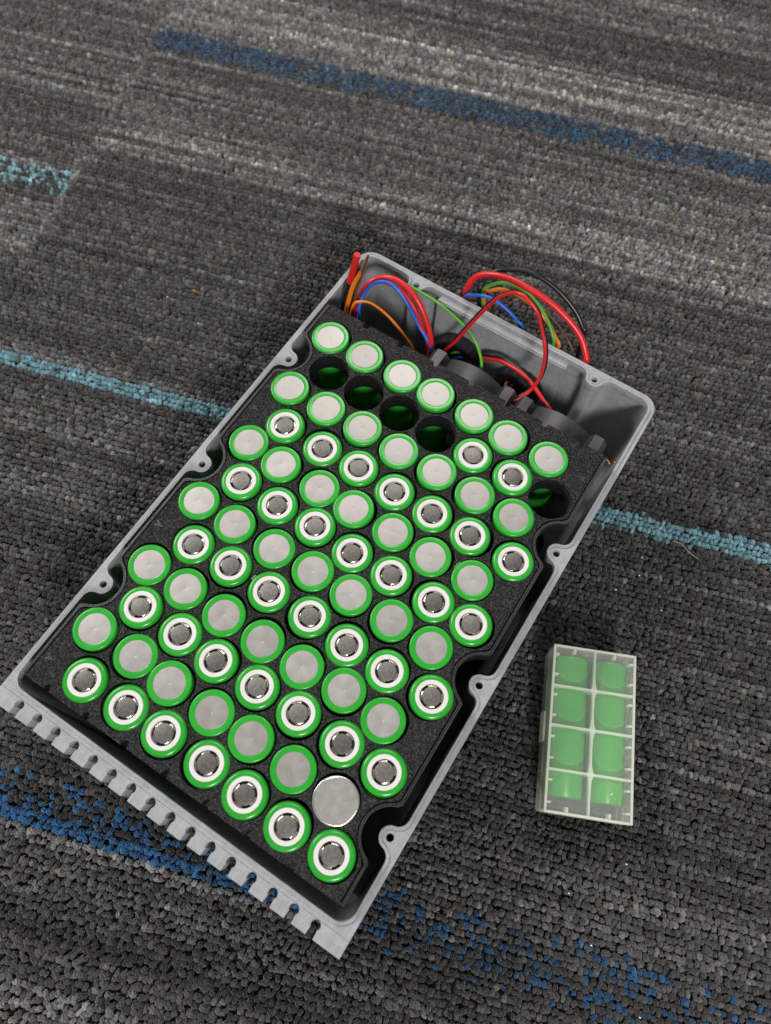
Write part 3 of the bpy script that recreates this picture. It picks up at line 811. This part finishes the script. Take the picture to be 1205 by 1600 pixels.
twin('pair2', 1.0, 'red wire of the low twin lead crossing the second gland', 'black wire of the low twin lead crossing the second gland', lambda t: math.radians(50 - 120 * min(1, t * 1.6)))
wire('insulated_wire', WIRES['out_red'], 1.65, 'w_red', 'thickest red wire looping outside the enclosure beyond the far rim', GO)
wire('insulated_wire', WIRES['out_black'], 1.25, 'w_black', 'black wire making the widest loop outside beyond the far rim', GO)
wire('insulated_wire', WIRES['out_green'], 0.85, 'w_green', 'green wire looping outside just under the thick red loop', GO)
wire('insulated_wire', WIRES['out_orange'], 0.95, 'w_orange', 'orange wire looping outside just under the green loop', GO)
wire('insulated_wire', WIRES['out_brown'], 0.55, 'w_brown', 'thin brown wire dropping outside beside the orange one', GO)
wire('insulated_wire', WIRES['out_blue'], 0.85, 'w_blue', 'blue wire forming the smallest loop outside the far rim', GO)
wire('insulated_wire', [[44, 54, -44], [46.5, 47.5, -38], [49.5, 45.5, -33], [52, 49, -36], [53, 54, -42]], 0.75, 'w_blue', 'short blue wire bend inside the first gland mouth', GI)
wire('insulated_wire', [[42, 54, -44], [44.5, 47.5, -36], [47.5, 46.0, -31], [50, 50, -35], [51, 54, -42]], 0.7, 'w_green', 'short dull green wire bend inside the first gland mouth', GI)
wire('insulated_wire', [[79.5, 54, -40], [78.8, 47.5, -35], [79.2, 45.2, -38], [80.0, 43.0, -44], [81, 40, -54]], 0.95, 'w_orange', 'short orange wire bending down out of the second gland', GI)
wire('insulated_wire', [[82.5, 54, -40], [81.8, 47.8, -35], [82.2, 45.2, -38], [83.0, 43.0, -44], [84, 40, -54]], 0.85, 'w_brown', 'short brown wire bending down out of the second gland', GI)
pts = [[141.5, 18.5, -12], [143.6, 19.8, -9.5], [145.6, 19.0, -10.5], [147.0, 20.4, -8.2], [146.2, 22.0, -9.6], [147.2, 23.4, -12.5]]
e = wire('copper_strand', pts, 0.16, 'copper', 'fine bare copper strands frayed between holder corner and enclosure wall', None)
for j, d in enumerate(((0.4, 0.9, -0.8), (-0.5, 1.7, -1.8))):
    P = [Vector(q) - Vector(pts[0]) + Vector(d) * (0.4 + 0.35 * math.sin(i * 1.7 + j)) for i, q in enumerate(pts)]
    link('strand', finish(tube('strand', catmull(P), 0.14), MT['copper'], 60), e)

# ================================================================ clear storage case with two cells
CX, CY, CA = 201.1, -85.2, math.radians(24.2)
CW, CL, CH = 39.8, 76.4, 21.4
case = empty('storage_case', (CX, CY, FLOOR + 0.1), CA)
tag(case, 'cloudy clear plastic storage case with ribbed lid lying on the carpet', 'case')
def shell(name, z0, z1, lid, w=0.0, t=1.1):
    hx, hy = CW / 2 - w, CL / 2 - w
    def rr(hx, hy, r): return arc(hx - r, hy - r, r, 0, 90, 5) + arc(-hx + r, hy - r, r, 90, 180, 5) + arc(-hx + r, -hy + r, r, 180, 270, 5) + arc(hx - r, -hy + r, r, 270, 360, 5)
    pz = (z1 + 0.02, z1 + 1.0) if lid else (z0 - 1.0, z0 - 0.02)
    o = link(name, finish(poly_mesh(name, rr(hx, hy, 1.6), [], *pz, 0.12), MT['clear'], 35), case)
    link('side_wall', finish(poly_mesh(name + '_wall', rr(hx, hy, 1.6), [rr(hx - t, hy - t, 0.9)[::-1]], z0, z1, 0.12), MT['clear_side'], 35), o)
    return o
shell('base', 1.0, 9.6, False, 0.45)
lidp = shell('lid', 9.75, CH - 1.0, True)
ZT = CH
def rib(name, x0, x1, y0, y1, z0, z1, bev=0.2):
    bm = bmesh.new(); box_bm(bm, (x0, y0, z0), (x1, y1, z1), bev)
    return link(name, finish(bm_mesh(name, bm), MT['clear_rib'], 30), lidp)
hx, hy = CW / 2, CL / 2
fr = 1.15
for nm, a in (('edge_rib', (-hx + .05, -hx + fr, -hy + .05, hy - .05)), ('edge_rib', (hx - fr, hx - .05, -hy + .05, hy - .05)),
              ('edge_rib', (-hx + fr + .01, hx - fr - .01, hy - fr, hy - .05)), ('edge_rib', (-hx + fr + .01, hx - fr - .01, -hy + .05, -hy + fr))):
    rib(nm, *a, ZT - 0.6, ZT + 0.25)
CROSS = [-CL / 4 - 0.3, 0.2, CL / 4 - 0.6]
# lengthwise rib, thicker where the cross ribs meet it
ys = np.linspace(-hy + fr, hy - fr, 90)
half = [0.55 + 1.5 * max(math.exp(-abs(y - c) / 2.6) for c in CROSS) ** 1.3 for y in ys]
out = [(h, y) for h, y in zip(half, ys)] + [(-h * 0.55, y) for h, y in zip(half[::-1], ys[::-1])]
link('centre_rib', finish(poly_mesh('centre_rib', out, [], ZT - 2.2, ZT + 0.12), MT['clear_rib'], 30), lidp)
# cross ribs: webs with a round cut-out that follows each cell
CZ = 10.4; CR = 9.15
def web(y, z_hi):
    bm = bmesh.new()
    top, bot = [], []
    xs = np.linspace(-hx + 1.15, hx - 1.15, 61)
    for x in xs:
        zc = CZ
        for cx in (-9.55, 9.55):
            if abs(x - cx) < 9.4: zc = CZ + math.sqrt(9.45 ** 2 - (x - cx) ** 2)
        bot.append(min(zc, z_hi - 0.35)); top.append(z_hi)
    t = 0.55
    rows = []
    for x, a, b_ in zip(xs, bot, top):
        rows.append([bm.verts.new((x * MM, (y + sy * t) * MM, z * MM)) for sy, z in ((-1, a), (1, a), (1, b_), (-1, b_))])
    for A, B in zip(rows, rows[1:]):
        for k in range(4): bm.faces.new((A[k], A[(k + 1) % 4], B[(k + 1) % 4], B[k]))
    bm.faces.new(rows[0][::-1]); bm.faces.new(rows[-1])
    bmesh.ops.recalc_face_normals(bm, faces=bm.faces)
    link('cross_rib', finish(bm_mesh('cross_rib', bm), MT['clear_rib'], 30), lidp)
for y in CROSS: web(y, ZT + 0.16)
for sx in (-1, 1):
    for k in range(8):
        y = hy - 4.6 - k * 9.6
        x0, x1 = (-hx + fr + .02, -hx + fr + 2.0) if sx < 0 else (hx - fr - 2.0, hx - fr - .02)
        rib('peg', x0, x1, y - 0.5, y + 0.5, ZT - 4.5, ZT - 0.05)
for sy in (-1, 1):
    for x in (-9.6, 9.6):
        y0, y1 = (-hy + fr + .02, -hy + fr + 2.3) if sy < 0 else (hy - fr - 2.3, hy - fr - .02)
        rib('peg', x - 0.65, x + 0.65, y0, y1, ZT - 4.5, ZT - 0.05)
tops = [CROSS[0], CROSS[1], CROSS[2], hy - 2.0]
for k in (1, 2, 3):                                     # moulded half-round lines under the lid
    for cx in (-9.5, 9.5):
        yt = tops[k] - 1.0; yb = tops[k - 1] + 3.2
        P = [[cx - 7.6, yt, ZT - 1.2], [cx - 7.4, yb + 6.5, ZT - 1.2], [cx - 5.2, yb + 2.0, ZT - 1.2], [cx, yb, ZT - 1.2], [cx + 5.2, yb + 2.0, ZT - 1.2], [cx + 7.4, yb + 6.5, ZT - 1.2], [cx + 7.6, yt, ZT - 1.2]]
        link('moulded_line', finish(tube('moulded_line', catmull(P, 6), 0.11, 6), MT['clear'], 60), lidp)
rib('clasp', -hx - 1.0, -hx - 0.05, -7, 7, 5.5, 13.5)
for sx, lab in ((-1, 'green cell lying in the clear case, on its clasp side'), (1, 'green cell lying in the clear case, farther from the enclosure')):
    e = copy_cell('button')
    ca, sa = math.cos(CA), math.sin(CA)
    lx, ly = sx * 9.55, -30.6
    e.location = ((CX + lx * ca - ly * sa) * MM, (CY + lx * sa + ly * ca) * MM, 10.55 * MM)
    # axis along the case length
    e.rotation_mode = 'QUATERNION'
    ax = Vector((-sa, ca, 0))
    e.rotation_quaternion = ax.to_track_quat('Z', 'Y')
    tag(e, lab, 'battery cell', 'cells lying in the case')
    if sx > 0:                                          # crumpled wrap near the open end of this cell
        bm = bmesh.new(); rk = random.Random(5); grid = []
        up = e.rotation_quaternion.inverted() @ Vector((0, 0, 1)); a_up = math.atan2(up.y, up.x)
        sd = e.rotation_quaternion.inverted() @ Vector((ca, sa, 0)); sgn = 1 if (math.atan2(sd.y, sd.x) - a_up + math.pi) % (2 * math.pi) > math.pi else -1
        for i in range(11):
            row = []
            for j in range(9):
                a = a_up + sgn * (0.05 + 0.75 * j / 8); edge = i in (0, 10) or j in (0, 8)
                rr = 9.12 if edge else 9.2 + rk.uniform(0, 0.55)
                row.append(bm.verts.new((rr * math.cos(a) * MM, rr * math.sin(a) * MM, (0.4 + 1.0 * i + rk.uniform(-.3, .3)) * MM)))
            grid.append(row)
        for A, B in zip(grid, grid[1:]):
            for j in range(8): bm.faces.new((A[j], A[j + 1], B[j + 1], B[j]))
        bmesh.ops.recalc_face_normals(bm, faces=bm.faces)
        link('crumpled_wrap', finish(bm_mesh('crumpled_wrap', bm), mat('crumpled_wrap', (0.05, 0.36, 0.03), 0.12), 0), e)

# ================================================================ litter on the carpet
def small(name, pts, r, mt, label, cat, group=None):
    b0 = Vector(pts[0])
    o = link(name, finish(tube(name, [q - b0 for q in catmull(pts, 8)], r, 6), MT[mt], 60), None, tuple(b0))
    tag(o, label, cat, group)
small('lint_hair', [[197.5, 33, -70.6], [202, 33.5, -70.0], [207, 31.5, -70.0], [213, 31, -70.7]], 0.16, 'lint', 'pale curved hair lying below the teal stripe on the carpet', 'hair')
small('crumb', [[-121.8, 20.6, -71.3], [-120.9, 21.2, -70.9], [-119.9, 21.0, -71.2]], 0.55, 'crumb', 'orange crumb on the dark carpet above the teal stripe', 'crumb')
for i, (u, v) in enumerate([(187, 15), (190, 5), (183, -9), (208, -6), (245, -125), (246, -163), (276, -176), (-132, 8), (-104, 3), (228, -150)]):
    small('carpet_speck', [[u, v, -70.9], [u + .35, v + .15, -70.7], [u + .7, v + .1, -70.8]], 0.27, 'speck', 'tiny white glinting speck caught in the carpet pile', 'speck', 'specks in the carpet')
